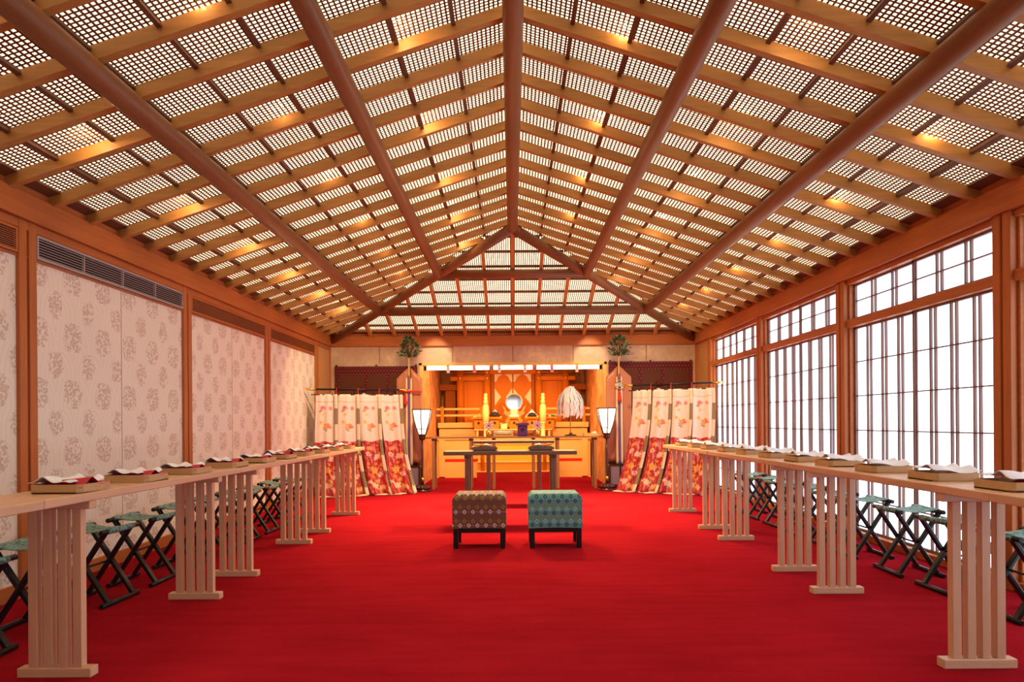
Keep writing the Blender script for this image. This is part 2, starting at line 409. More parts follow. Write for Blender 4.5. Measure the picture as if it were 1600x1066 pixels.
# vents
def vent(y0, y1, grey, lab):
    t = thing('air_vent', lab, 'vent', (-HW, (y0+y1)/2, 2.0), 0, 'air vents along the top of the left wall'); h = (y1-y0)/2
    fm = M_grey if grey else M_orx
    f = MB(); f.box(0, .02, -h, h, .132, .146); f.box(0, .02, -h, h, .003, .017); f.box(0, .02, -h, -h+.014, .017, .132); f.box(0, .02, h-.014, h, .017, .132)
    if grey:
        for k in (-.5, 0, .5): f.box(.002, .019, k*h-.005, k*h+.005, .017, .132)
    f.build('frame', fm, t)
    MB().box(.0005, .003, -h+.01, h-.01, .01, .14).build('backing', M_void, t)
    for k in range(7 if grey else 9):
        z = .026 + k*(.098/(6 if grey else 8))
        s = MB().bar((.010, -h+.012, z), (.010, h-.012, z), .012, .0045, (.35, 0, 1))
        s.build('louver', M_grey if grey else M_orx, t)
vent(4.10, 5.92, True, 'grey metal air vent with three dividers above the nearest full wall panel')
vent(2.12, 3.94, False, 'brown slatted air vent cut off by the left edge of the photo')
vent(6.08, 7.90, False, 'long brown slatted air vent just beyond the grey metal one')
vent(8.06, 9.90, False, 'brown slatted air vent nearest the back corner of the left wall')

# ------------------------------------------------------------------ windows
def shoji(par, name, y0, y1, z0, z1, npair, zs, x):
    """one shoji leaf: paper plus lattice"""
    p = MB().box(x+.012, x+.018, y0, y1, z0, z1).build(name, M_shoji, par); label(p, 'translucent white paper screen')
    k = MB(); st = .022
    k.box(x-.010, x+.014, y0, y0+st, z0, z1); k.box(x-.010, x+.014, y1-st, y1, z0, z1)
    k.box(x-.010, x+.014, y0, y1, z0, z0+.018); k.box(x-.010, x+.014, y0, y1, z1-.016, z1)
    for i in range(1, npair+1):
        y = y0 + (y1-y0)*i/(npair+1)
        for d in (-.027, .027): k.box(x-.006, x+.013, y+d-.0065, y+d+.0065, z0, z1)
    for z in zs: k.box(x-.003, x+.013, y0, y1, z-.0045, z+.0045)
    k.build('lattice', M_kum, p)
for i in range(5):
    y0, y1 = POSTS[i]+.075, POSTS[i+1]-.075
    w = empty_struct('window_%d' % (i+1)); x = HW+.055; ym = (y0+y1)/2
    f = MB(); f.box(HW+.0, HW+.09, y0, y1, 1.795, 1.862); f.box(HW, HW+.09, y0, y1, 2.165, 2.205); f.box(HW+.02, HW+.09, y0, y0+.02, .055, 2.165); f.box(HW+.02, HW+.09, y1-.02, y1, .055, 2.165)
    f.build('frame', M_ory, w, bevel=.003)
    for (a, b, xx) in ((y0+.02, ym+.015, x), (ym-.015, y1-.02, x+.012)):
        shoji(w, 'transom_screen', a, b, 1.862, 2.165, 2, [2.02], xx)
        shoji(w, 'sliding_screen', a, b, .055, 1.795, 3, [1.497, 1.204, .909, .616, .323], xx)

w = empty_struct('door_1')
f = MB(); f.box(-1.0, -.93, YF, YF+.06, 0, 2.1); f.box(.93, 1.0, YF, YF+.06, 0, 2.1); f.box(-1.0, 1.0, YF, YF+.06, 2.04, 2.1)
f.build('frame', M_orz, w)
p = MB().box(-.93, .93, YF+.005, YF+.015, .02, 2.04).build('paper_screen', M_door, w)
k = MB()
for i in range(-4, 5): k.box(i*.2325-.008, i*.2325+.008, YF+.015, YF+.03, 0, 2.04)
for x in (-.30, .30): k.box(x-.07, x+.07, YF+.015, YF+.032, 0, 2.04)
k.box(-.93, .93, YF+.015, YF+.03, 1.90, 2.04)
for z in (.01, .55, 1.05, 1.55): k.box(-.93, .93, YF+.016, YF+.028, z-.008, z+.008)
k.build('lattice', M_kum, p)
# ------------------------------------------------------------------ ceiling
def zu(d): return ZR - SL*d                                   # rafter underside, d = distance from the ridge
nrm = Vector((SL, 0, 1)).normalized(); LIFT = .066
cm = MB()                                                     # lit panel above the lattice
def up(p, h): return (p[0], p[1], p[2]+h)
PH = .135
for sx in (-1, 1):
    cm.add([(0, YF, zu(0)+PH), (0, YR, zu(0)+PH), (sx*(HW+.4), YB+.4, zu(HW+.4)+PH), (sx*(HW+.4), YF, zu(HW+.4)+PH)], [(0,1,2,3)])
cm.add([(0, YR, zu(0)+PH), (HW+.4, YB+.4, zu(HW+.4)+PH), (-HW-.4, YB+.4, zu(HW+.4)+PH)], [(0,1,2)])
ceil = struct(cm.build('ceiling', M_panel)); label(ceil, 'glowing paper ceiling behind a bamboo lattice')
RS = .366
ys = [3.8525 + RS*k for k in range(-14, 19) if YF < 3.8525+RS*k < YB-.1]
for sx in (-1, 1):
    for y in ys:
        d0 = max(0, y-YR)
        if d0 > HW-.2: continue
        m = MB(); n = Vector((sx*SL, 0, 1)).normalized(); c = n*(LIFT/2)
        p0 = Vector((sx*d0, y, zu(d0)))+c; p1 = Vector((sx*(HW-.015), y, zu(HW-.015)))+c
        m.bar(p0, p1, .044, LIFT, n); m.build('rafter', M_raf, ceil)
    for k in range(1, 9):
        d = .319*k; m = MB(); n = Vector((sx*SL, 0, 1)).normalized(); c = n*(LIFT-.012)
        m.bar(Vector((sx*d, YF, zu(d)))+c, Vector((sx*d, YR+d, zu(d)))+c, .024, .022, n); m.build('batten', M_bat, ceil)
    lat = MB(); n = Vector((sx*SL, 0, 1)).normalized(); P = .0272
    k = 0
    while True:
        y = YF + P*k; k += 1
        if y > YB-.05: break
        d0 = max(0, y-YR-.045); c = n*(LIFT+.0035)
        lat.bar(Vector((sx*d0, y, zu(d0)))+c, Vector((sx*HW, y, zu(HW)))+c, .0098, .002, n)
    k = 0
    while True:
        d = .008 + P*.95*k; k += 1
        if d > HW: break
        c = n*(LIFT+.0065)
        lat.bar(Vector((sx*d, YF, zu(d)))+c, Vector((sx*d, YR+d+.045, zu(d)))+c, .0105, .005, n)
    o = lat.build('lattice', M_lat, ceil)
# hip end over the altar
n = Vector((0, SL, 1)).normalized()
for k in range(-7, 8):
    x = RS*1.012*k; d0 = abs(x); m = MB(); c = n*(LIFT/2)
    m.bar(Vector((x, YR+d0, zu(d0)))+c, Vector((x, YB-.02, zu(HW-.02)))+c, .044, LIFT, n); m.build('rafter', M_rafy, ceil)
for k in range(1, 9):
    d = .319*k; c = n*(LIFT-.012); MB().bar(Vector((-d, YR+d, zu(d)))+c, Vector((d, YR+d, zu(d)))+c, .024, .022, n).build('batten', M_bat, ceil)
lat = MB(); k = 0
while .008+P*.95*k < HW:
    d = .008+P*.95*k; k += 1; c = n*(LIFT+.0035)
    lat.bar(Vector((-d-.045, YR+d, zu(d)))+c, Vector((d+.045, YR+d, zu(d)))+c, .0098, .002, n)
for k in range(-105, 106):
    x = P*k; c = n*(LIFT+.0065)
    lat.bar(Vector((x, YR+abs(x)-.045, zu(max(0, abs(x)-.045))))+c, Vector((x, YB, zu(HW)))+c, .0105, .005, n)
lat.build('lattice', M_lat, ceil)
for sx in (-1, 1):
    n = Vector((sx*SL, 0, 1)).normalized(); c = n*(LIFT-.004)
    MB().bar(Vector((sx*2.83, YF, zu(2.83)))+c, Vector((sx*2.83, YB, zu(2.83)))+c, .13, .010, n).build('edge_board', M_bat, ceil)
    MB().box(min(sx*2.86, sx*2.90), max(sx*2.86, sx*2.90), YF, YB, 2.362, 2.52).build('edge_board', M_ory, ceil)
n = Vector((0, SL, 1)).normalized(); c = n*(LIFT-.004); d = 2.83
MB().bar(Vector((-d, YR+d, zu(d)))+c, Vector((d, YR+d, zu(d)))+c, .13, .010, n).build('edge_board', M_bat, ceil)
MB().box(-2.86, 2.86, YB-.02, YB+.02, 2.362, 2.52).build('edge_board', M_orx, ceil)
PR = .060
MB().tube([(0, YF, zu(0)-.052), (0, YR+.06, zu(0)-.052)], PR, 20).build('ridge_pole', M_pole, ceil)
for d in (.957, 1.915):
    for sx in (-1, 1):
        MB().tube([(sx*d, YF, zu(d)-.052), (sx*d, YR+d, zu(d)-.052)], PR, 20).build('purlin', M_pole, ceil)
    MB().tube([(-d, YR+d, zu(d)-.052), (d, YR+d, zu(d)-.052)], PR*.95, 20).build('purlin', M_polex, ceil)
for sx in (-1, 1):
    MB().tube([(0, YR, zu(0)-.052), (sx*(HW-.06), YR+HW-.06, zu(HW-.06)-.045)], .062, 20).build('hip_rafter', M_polex, ceil)

# ------------------------------------------------------------------ guest tables
ORD = ['first', 'second', 'third', 'fourth', 'fifth', 'sixth', 'seventh', 'eighth', 'ninth', 'tenth', 'eleventh']
def make_table(lab):
    t = thing('slatted_table', lab, 'table', (0,0,0), 0, 'narrow guest tables down both sides of the aisle')
    MB().box(-.15, .15, -.884, .884, .70, .733).build('tabletop', M_paley, t, bevel=.003)
    for y in (-.595, .595):
        leg = MB().box(-.147, .147, y-.026, y+.026, 0, .038).build('trestle_foot', M_palex, t, bevel=.003)
        MB().box(-.147, .147, y-.024, y+.024, .668, .70).build('trestle_rail', M_palex, t, bevel=.003)
        for k in range(4):
            xx = -.0885 + .059*k; MB().box(xx-.0175, xx+.0175, y-.0175, y+.0175, .038, .668).build('slat_leg', M_pale, t, bevel=.0015)
    return t
proto = None
TL = [(1.555, 'pale slatted table at the left photo edge, only its end showing'), (3.325, 'nearest whole pale slatted table in the left row, before the wallpaper panel'),
      (5.095, 'middle pale slatted table of the left row'), (6.863, 'farthest pale slatted table of the left row, touching the left curtain in view')]
TR = [(1.577, 'pale slatted table at the right photo edge, mostly out of view'), (3.347, 'nearest whole pale slatted table in the right row, by the windows'),
      (5.12, 'middle pale slatted table of the right row'), (6.91, 'farthest pale slatted table of the right row, before the right curtain')]
for sx, L in ((-1, TL), (1, TR)):
    for y, lab in L:
        t = proto if proto is None else copy_tree(proto)
        if t is None: t = proto = make_table(lab)
        t.location = (sx*1.845, y, 0); t['label'] = lab

# trays and papers
def make_tray(lab, sx):
    t = thing('tray', lab, 'tray', (0,0,0), 0, 'wooden trays on the guest tables')
    w, d, h, c = .105, .105, .036, .018
    oct_ = [(-w+c,-d),(w-c,-d),(w,-d+c),(w,d-c),(w-c,d),(-w+c,d),(-w,d-c),(-w,-d+c)]
    m = MB(); m.poly([(x, y, 0) for x, y in oct_], (0,0,.006)); m.build('tray_base', M_tray, t)
    r = MB()
    for i in range(8):
        a, b = Vector(oct_[i]+(0,)), Vector(oct_[(i+1) % 8]+(0,)); ai, bi = a*.95, b*.95
        r.add([a, b, bi, ai, a+Vector((0,0,h)), b+Vector((0,0,h)), bi+Vector((0,0,h)), ai+Vector((0,0,h))], [(0,1,2,3),(4,5,6,7),(0,1,5,4),(2,3,7,6),(1,2,6,5),(0,3,7,4)])
    r.build('rim', M_tray, t); return t
def make_paper(lab, sx, var):
    t = thing('folded_paper', lab, 'paper', (0,0,0), 0, 'folded red and white papers lying in the trays')
    rnd = random.Random(var*13+5)
    a, b = rnd.uniform(.8, 1.2), rnd.uniform(-.01, .01)
    def white(u, v):
        x = (u-.5)*.20; y = (v-.5)*.235
        z = .022 + .024*a*math.exp(-((u-.35)/.16)**2) + .016*math.exp(-((u-.85)/.14)**2)*(.4+v) + .006*math.sin(v*6)
        return (x, y + b, z + .012*abs(v-.5)*2)
    def red(u, v):
        y = (v-.5)*.20; x = (u-.5)*.185
        z = .017 + .038*a*max(0, 1-abs(v-.36)*3.2)*(.5+.5*(u if sx < 0 else 1-u)) + .014*max(0, 1-abs(v-.85)*4)
        return (x + (.012 if sx < 0 else 0), y, z)
    if sx < 0:
        MB().grid(red, 6, 24, smooth=False).build('red_sheet', M_redp, t, solid=.0012)
        def w2(u, v):
            p = white(v, u); return (p[0]*.86-.022, (p[1])*.9, p[2]+.001)
        MB().grid(w2, 16, 16).build('white_sheet', M_white, t, solid=.0012)
    else:
        def w3(u, v):
            p = white(v, u); return (p[1]*.82, p[0]*1.05, p[2]+.008)
        MB().grid(w3, 16, 16).build('white_sheet', M_white, t, solid=.0012)
        def r3(u, v):
            return ((u-.5)*.17, (v-.5)*.17, .012 + (.05*max(0, 1-abs(u-.62)*4)*(1-v) if var % 11 == 0 else .004*math.sin(u*9)))
        MB().grid(r3, 16, 8, smooth=False).build('red_sheet', M_redp, t, solid=.0012)
    return t
YL = [2.66, 3.14, 3.62, 4.15, 4.66, 5.13, 5.62, 6.10, 6.60, 7.10]
YRt = [2.456, 2.90, 3.38, 3.85, 4.31, 4.78, 5.28, 5.77, 6.30, 6.79, 7.30]
trp = None
for sx, YS in ((-1, YL), (1, YRt)):
    side = 'left' if sx < 0 else 'right'
    for i, y in enumerate(YS):
        lab = 'shallow square wooden tray, %s from the camera along the %s tables' % (ORD[i], side)
        if i == len(YS)-1: lab = 'shallow square wooden tray at the far end of the %s tables' % side
        t = make_tray(lab, sx) if trp is None else copy_tree(trp)
        if trp is None: trp = t
        x = -1.695-.112 if sx < 0 else 1.768+.106
        rz = random.uniform(-.03, .03)
        t.location = (x, y+.106, .733); t.rotation_euler.z = rz; t['label'] = lab
        pl = ('red and white folded paper' if sx < 0 else 'white folded paper') + ' in the %s tray from the camera on the %s tables' % (ORD[i], side)
        if sx > 0 and i == 0: pl = 'white folded paper with a raised red corner in the nearest right tray'
        p = make_paper(pl, sx, i); p.location = (x, y+.106, .7395); p.rotation_euler.z = rz + random.uniform(-.05, .05)

# ------------------------------------------------------------------ folding stools
def make_stool(lab):
    t = thing('folding_stool', lab, 'stool', (0,0,0), 0, 'folding stools behind the guest tables')
    hx, hy = .13, .175
    for z, r, nm_ in ((.413, .014, 'top_rail'), (.014, .014, 'foot_rail')):
        for sx in (-1, 1):
            MB().tube([(sx*hx, -hy, z), (sx*hx, hy, z)], r, 12).build(nm_, M_lac, t, bevel=.002)
    for yy in (-.118, .118):
        for sx in (-1, 1):
            y = yy + .011*sx
            MB().bar((sx*hx, y, .014), (-sx*hx, y, .413), .020, .036, (0,1,0)).build('leg', M_lac, t, bevel=.003)
    MB().tube([(0, -.15, .2135), (0, .15, .2135)], .006, 10).build('pivot_rod', M_lac, t)
    def seat(u, v):
        x = (u-.5)*2*hx; s = 1-abs(u-.5)*2
        return (x*1.04, (v-.5)*.245, .428 - .022*math.sin(u*PI) + .002*math.sin(v*9))
    MB().grid(seat, 14, 10).build('seat', M_seat, t, solid=.003)
    for sx in (-1, 1): MB().tube([(sx*hx, -.122, .413), (sx*hx, .122, .413)], .0158, 14).build('seat_wrap', M_seat, t)
    return t
SY_L = [2.71, 3.20, 3.70, 4.19, 4.72, 5.20, 5.68, 6.17, 6.66, 7.12]
SY_R = [3.28, 3.79, 4.28, 4.86, 5.34, 5.83, 6.31, 6.80, 7.28]
sp = None
for sx, YS in ((-1, SY_L), (1, SY_R)):
    side, ref = ('left', 'the flowered wall') if sx < 0 else ('right', 'the paper windows')
    for i, y in enumerate(YS):
        lab = 'black folding stool with green cloth seat, %s from the camera beside %s' % (ORD[i], ref)
        t = make_stool(lab) if sp is None else copy_tree(sp)
        if sp is None: sp = t
        t.location = (-2.38 if sx < 0 else 2.555, y+.175, 0); t.rotation_euler.z = random.uniform(-.05, .05); t['label'] = lab

# ------------------------------------------------------------------ the couple's two stools
def cloth_stool(x, y, lab, mat, name):
    t = thing('upholstered_stool', lab, 'stool', (x, y, 0), 0)
    hx, hy = .207, .165
    for sx in (-1, 1):
        for sy in (-1, 1):
            MB().cbox((sx*(hx-.021), sy*(hy-.02), .125), (.040, .038, .25)).build('leg', M_lac, t, bevel=.002)
    r = MB()
    for sy in (-1, 1): r.box(-hx+.04, hx-.04, sy*(hy-.02)-.012, sy*(hy-.02)+.012, .125, .158)
    for sx in (-1, 1): r.box(sx*(hx-.02)-.012, sx*(hx-.02)+.012, -hy+.04, hy-.04, .125, .158)
    r.build('stretcher', M_lac, t)
    # draped cover: profile rings from hem up to the top
    m = MB(); X, Y = hx+.007, hy+.008
    prof = [(0, .158), (-.001, .20), (0, .30), (-.001, .388), (-.006, .404), (-.030, .427), (-.042, .431)]
    NS = 12
    def ring(off, z):
        pts = []; c = .012
        def side(p0, p1, k):
            for i in range(NS): 
                f = i/NS; pts.append((p0[0]+(p1[0]-p0[0])*f, p0[1]+(p1[1]-p0[1])*f, z + (.006*math.sin(f*PI) if z < .16 else 0)))
        x, yy = X+off, Y+off
        side((-x,-yy),(x,-yy),0); side((x,-yy),(x,yy),1); side((x,yy),(-x,yy),2); side((-x,yy),(-x,-yy),3)
        return pts
    rings = [ring(o, z) for o, z in prof]; n = 4*NS
    vs = [p for r_ in rings for p in r_]; fs = []
    for j in range(len(rings)-1):
        for i in range(n):
            i2 = (i+1) % n; q = (j*n+i, j*n+i2, (j+1)*n+i2, (j+1)*n+i); sd = i//NS
            def uvp(vi, wrap):
                p = vs[vi]; uu = p[0] if sd in (0, 2) else p[1]; return (uu+1, p[2])
            m.uv[len(m.f)+len(fs)] = [uvp(v_, 0) for v_ in q]; fs.append(q)
    top = [(len(rings)-1)*n+i for i in range(n)]
    m.uv[len(m.f)+len(fs)] = [(vs[i][0]+1, .43 + (vs[i][1]+Y)) for i in top]; fs.append(tuple(top))
    m.add(vs, fs, False); m.build('cover', mat, t)
cloth_stool(-.288, 5.575, 'low stool under a brown cover with gold and white diamonds', M_brown, 'brown')
cloth_stool(.318, 5.575, 'low stool under a teal cover with blue diamonds', M_teal, 'teal')

# ------------------------------------------------------------------ dark tables in the aisle
def leg_table(name, lab, xc, y0, y1, zt, w, legx, lw, mat, th=.038):
    t = thing(name, lab, 'table', (xc, (y0+y1)/2, 0)); h = (y1-y0)/2
    MB().box(-w/2, w/2, -h, h, zt-th, zt).build('tabletop', mat, t, bevel=.003)
    for lx in legx:
        for sy in (-1, 1):
            yy = sy*(h-.035)
            MB().box(lx-lw/2, lx+lw/2, yy-lw/2, yy+lw/2, 0, zt-th-.03).build('leg', mat, t, bevel=.003)
            MB().box(lx-lw*.62, lx+lw*.62, yy-lw*.62, yy+lw*.62, zt-th-.03, zt-th).build('leg_collar', M_brnlac, t, bevel=.002)
    return t
leg_table('offering_table', 'long dark table just behind the two cover stools', -.042, 6.76, 7.10, .713, 1.325, (-.428, .428), .046, M_dtab)
leg_table('offering_table', 'shorter, taller dark table standing behind the long dark table', -.002, 8.05, 8.40, .782, .96, (-.305, .305), .040, M_dtab, .032)
for sx, lab in ((-1, 'dark flat tray on the left half of the long dark table'), (1, 'dark flat tray on the right half of the long dark table')):
    x = -.30 if sx < 0 else .268
    t = thing('lacquer_tray', lab, 'tray', (x, 6.93, .713), 0, 'dark trays on the long dark table')
    MB().box(-.125, .125, -.12, .12, .012, .022).build('tray_board', M_brnlac, t)
    r = MB()
    for a in (-1, 1): r.box(-.127, .127, a*.12-.005, a*.12+.005, .012, .040); r.box(a*.122-.005, a*.122+.005, -.115, .115, .012, .040)
    r.build('rim', M_dtab, t)
    f = MB()
    for a in (-1, 1): f.box(-.11, .11, a*.07-.012, a*.07+.012, 0, .012)
    f.build('tray_foot', M_brnlac, t)
    lab2 = 'small lidded %s pourer on the %s dark tray' % ('brown', 'left' if sx < 0 else 'right')
    p = thing('sake_pourer', lab2, 'pourer', (x-sx*.02, 6.93, .735), 0, 'pourers on the dark trays')
    MB().lathe([(.02, 0), (.045, .006), (.055, .022), (.045, .038), (.02, .046), (.008, .052)], n=20).build('pot', M_dtab, p)
    MB().tube([(sx*.045, 0, .025), (sx*.10, 0, .030), (sx*.135, 0, .040), (sx*.15, 0, .056), (sx*.145, 0, .066)], [.005, .005, .004, .004, .003], 8).build('handle', M_lacr, p)

# ------------------------------------------------------------------ flowered curtains on stands
def kicho(name, p0, p1, zr, lean, lab, sgn):
    """p0, p1 plan points of the rod ends; lean = (along, toward camera) drag of the hem"""
    a, b = Vector(p0), Vector(p1); c = (a+b)/2; d = (b-a); L = d.length; rz = math.atan2(d.y, d.x)
    t = thing('curtain_stand', lab, 'curtain', (c.x, c.y, 0), rz)
    MB().tube([(-L/2, 0, zr), (L/2, 0, zr)], .013, 14).build('rod', M_lac, t)
    for s_ in (-1, 1):
        g = MB().tube([(s_*(L/2-.11), 0, zr), (s_*(L/2+.015), 0, zr)], .0165, 14).build('rod_end', M_gold, t); label(g, 'gold rod end')
    W = L-.20; zc = zr-.075
    MB().tube([(-W/2-.05, -.012, zc), (W/2+.05, -.012, zc)], .007, 10).build('curtain_rail', M_brnlac, t)
    for x in (-.05, .05): MB().tube([(x, .03, .10), (x, .03, zr)], .010, 10).build('post', M_lac, t)
    MB().box(-.16, .16, -.08, .14, 0, .10).build('stand_base', M_lac, t, bevel=.01)
    pw = W/4
    def sheet(x0, x1, ph, amp, front):
        def fn(u, v):
            k = 1-v
            x = x0 + (x1-x0)*u
            flare = 1 + .10*k
            z = zc*v + .006
            drag = k**2.6
            y = -.02 - front - lean[1]*drag + amp*(.35+k)*math.sin(u*PI*2.2+ph+.5*k) + amp*.45*(.4+k)*math.sin(u*PI*5.1+2.3*ph+k) + .004*math.sin(u*17+ph)
            x = (x)*flare + lean[0]*drag + .006*math.sin(k*7+ph)
            if v > .93: y += .004*math.sin(u*40); x = x
            return (x, y, max(.006 + .006*math.sin(u*9+ph)**2, z - .02*k*math.sin(u*PI*3+ph)))
        return fn
    for i in range(4):
        x0 = -W/2 + pw*i + .012; x1 = x0 + pw - .030
        MB().grid(sheet(x0, x1, 1.3*i+.4, .026, .0), 18, 44).build('curtain_panel', M_curt, t, solid=.002)
    for i in range(4):
        x0 = -W/2 + pw*(i+1) - .036 if sgn < 0 else -W/2 + pw*i + pw - .036
        if i == 3: x0 = W/2 - .022
        MB().grid(sheet(x0, x0+.044, .5*i, .004, .028), 3, 44).build('ribbon', M_rib, t, solid=.002)
    for i in range(1, 4):
        x = -W/2 + pw*i
        MB().tube([(x, -.018, zr+.018), (x-.008, -.02, zr-.03), (x+.006, -.03, zc-.02), (x, -.034, zc-.09)], .0055, 8).build('red_cord', M_redcord, t)
    # hem pooling on the carpet
    def hem(u, v):
        x = (-W/2 + W*u)*1.10 + lean[0]
        y = -.02 - lean[1] - .03*v*(1.2+math.sin(u*19)) + .022*math.sin(u*PI*9) + .012*math.sin(u*PI*23+1)
        return (x, y, .008 + .016*(1-v)*(.6+.4*math.sin(u*31)))
    MB().grid(hem, 60, 4).build('hem', M_cream, t, solid=.002)
    return t
kicho('kicho', (-2.83, 9.36), (-1.53, 9.82), 1.475, (.10, .20), 'white and red flowered curtain on a black rod, left of the altar', -1)
kicho('kicho', (1.62, 9.86), (2.80, 9.20), 1.515, (-.16, .20), 'white and red flowered curtain on a black rod, right by the windows', 1)

# ------------------------------------------------------------------ blinds on the back wall
def blind(x0, x1, zt, lab):
    t = thing('bamboo_blind', lab, 'blind', ((x0+x1)/2, YB-.016, 0), 0); h = (x1-x0)/2
    MB().box(-h, h, -.004, .004, .10, zt).build('slats', M_blind, t)
    m = MB().box(-h, h, -.010, -.004, zt-.125, zt).build('top_band', M_broc, t)
    for k in (-1, -.26, .30, 1):
        x = k*(h-.03); MB().box(x-.028, x+.028, -.009, -.004, .10, zt-.125).build('border_band', M_broc, t)
    for k in (-.96, 0, .96): MB().box(k*h-.012, k*h+.012, -.012, .006, zt, zt+.025).build('hook', M_blk, t)
    kx = -.3*h if x0 < 0 else .18*h
    m = MB(); m.lathe([(.005, .12), (.045, .09), (.05, .06), (.02, .03), (.028, -.02), (.03, -.18)], (kx, -.035, zt-.42), 12); m.build('tassel', M_broc, t)
    MB().lathe([(.01, 0), (.035, .012), (.03, .03), (.01, .04)], (kx, -.035, zt-.455), 12).build('tassel_knot', M_white, t)
blind(-2.80, -1.50, 1.895, 'dark brown bamboo blind with crimson bands, back wall left of the altar')
blind(1.50, 2.82, 1.94, 'dark brown bamboo blind with crimson bands, back wall right of the altar')

# ------------------------------------------------------------------ evergreen banner poles
def masakaki(x, y, lab, kind):
    t = thing('banner_pole', lab, 'banner', (x, y, 0))
    MB().tube([(0, 0, .03), (0, 0, 1.99)], .013, 12).build('pole', M_altarz, t)
    b = MB()
    for sx in (-1, 1):
        for sy in (-1, 1): b.box(sx*.16-.014, sx*.16+.014, sy*.09-.014, sy*.09+.014, 0, .37)
    for z in (.04, .345):
        for sy in (-1, 1): b.box(-.165, .165, sy*.09-.011, sy*.09+.011, z-.013, z+.013)
        for sx in (-1, 1): b.box(sx*.16-.011, sx*.16+.011, -.09, .09, z-.013, z+.013)
    b.box(-.012, .012, -.10, -.08, .04, .345); b.box(-.16, .16, -.02, .02, .03, .055)
    b.build('base_frame', M_brnlac, t)
    for a in (-1, 1): MB().box(a*.08-.066, a*.08+.066, -.092, -.086, .055, .33).build('base_panel', M_cream if False else plain('mauve_panel', (.30, .20, .26), .6), t)
    for s_ in (-1, 1):
        def fn(u, v):
            w = .175*u; z = .40 + (1.27)*v + (.17*(1-u) if v == 1 else .17*(1-u)*v)
            return (s_*(.018+w), .030 - .012*math.sin(u*PI) + .004*math.sin(u*9+z*2) - .01*u, z)
        MB().grid(fn, 10, 20).build('side_banner', M_satin, t, solid=.004)
    for xx, mt, nm_ in ((-.034, M_cream, 'cream_ribbon'), (.034, M_cream, 'cream_ribbon'), (0, M_violet, 'violet_ribbon')):
        def fr(u, v): return (xx + (u-.5)*.036*(.45+.55*(1-v)**.3), -.020 - .012*(1-v) - (.008 if xx == 0 else 0) + .003*math.sin(v*14+xx*40), .36 + (1.36 - abs(xx)*1.2)*v)
        MB().grid(fr, 4, 24).build(nm_, mt, t, solid=.003)
    rnd = random.Random(int(x*100))
    for mt, nm_, cnt in ((M_leaf, 'foliage', 130), (M_leafl, 'pale_foliage', 46)):
        m = MB()
        for i in range(cnt):
            th = rnd.uniform(0, 2*PI); zz = rnd.random(); r = .145*math.sin(PI*min(1, .22+zz*.78))*rnd.uniform(.35, 1.05)
            c = Vector((r*math.cos(th), r*math.sin(th), 1.99 + .29*zz)); 
            dr = Vector((math.cos(th), math.sin(th), rnd.uniform(-.1, 1.1))).normalized()
            sd = dr.cross(Vector((rnd.uniform(-1,1), rnd.uniform(-1,1), 1))).normalized(); ln, wd = rnd.uniform(.05, .085), rnd.uniform(.011, .017)
            nn = sd.cross(dr)*.006
            m.add([c, c+dr*ln*.35+sd*wd+nn, c+dr*ln*.75+sd*wd*.7+nn, c+dr*ln, c+dr*ln*.75-sd*wd*.7+nn, c+dr*ln*.35-sd*wd+nn, c+dr*ln*.5-nn], [(0,1,6),(1,2,6),(2,3,6),(3,4,6),(4,5,6),(5,0,6)])
        m.build(nm_, mt, t)
    st = MB()
    for i in range(9):
        th = i*2.4; st.tube([(0, 0, 1.97), (.05*math.cos(th), .05*math.sin(th), 2.10), (.10*math.cos(th), .10*math.sin(th), 2.19+.006*i)], [.007, .004, .002], 6)
    st.build('branch', M_bat, t)
    if kind == 'mirror':
        z = 1.555
        r1 = MB(); r1.tube([(.066*math.cos(k*PI/12), -.055, z+.066*math.sin(k*PI/12)) for k in range(25)], .008, 8); r1.build('mirror_ring', M_gold, t)
        MB().tube([(0, -.05, z), (0, -.062, z)], .030, 16).build('mirror_disc', M_mirror, t)
        sp_ = MB()
        for k in range(6): sp_.tube([(.028*math.cos(k*PI/3), -.055, z+.028*math.sin(k*PI/3)), (.066*math.cos(k*PI/3), -.055, z+.066*math.sin(k*PI/3))], .004, 6)
        sp_.build('mirror_spoke', M_goldp, t)
    else:
        z = 1.47
        MB().tube([(-.16, -.055, z+.01), (.19, -.06, z)], .017, 10).build('sword', M_redcord, t)
        MB().tube([(-.10, -.056, z+.03), (.04, -.058, z+.026)], .012, 10).build('sword_hilt', M_gold, t)
    zt = 1.46 if kind == 'mirror' else 1.44
    MB().lathe([(.010, 0), (.022, -.03), (.018, -.05), (.030, -.13), (.032, -.16)], (0 if kind == 'mirror' else -.05, -.06, zt), 12).build('tassel', M_redcord, t)
masakaki(-1.575, 10.33, 'tall banner pole with evergreen sprig, left of the altar', 'sword')
masakaki(1.60, 10.33, 'tall banner pole with evergreen sprig and gold ring, right of the altar', 'mirror')

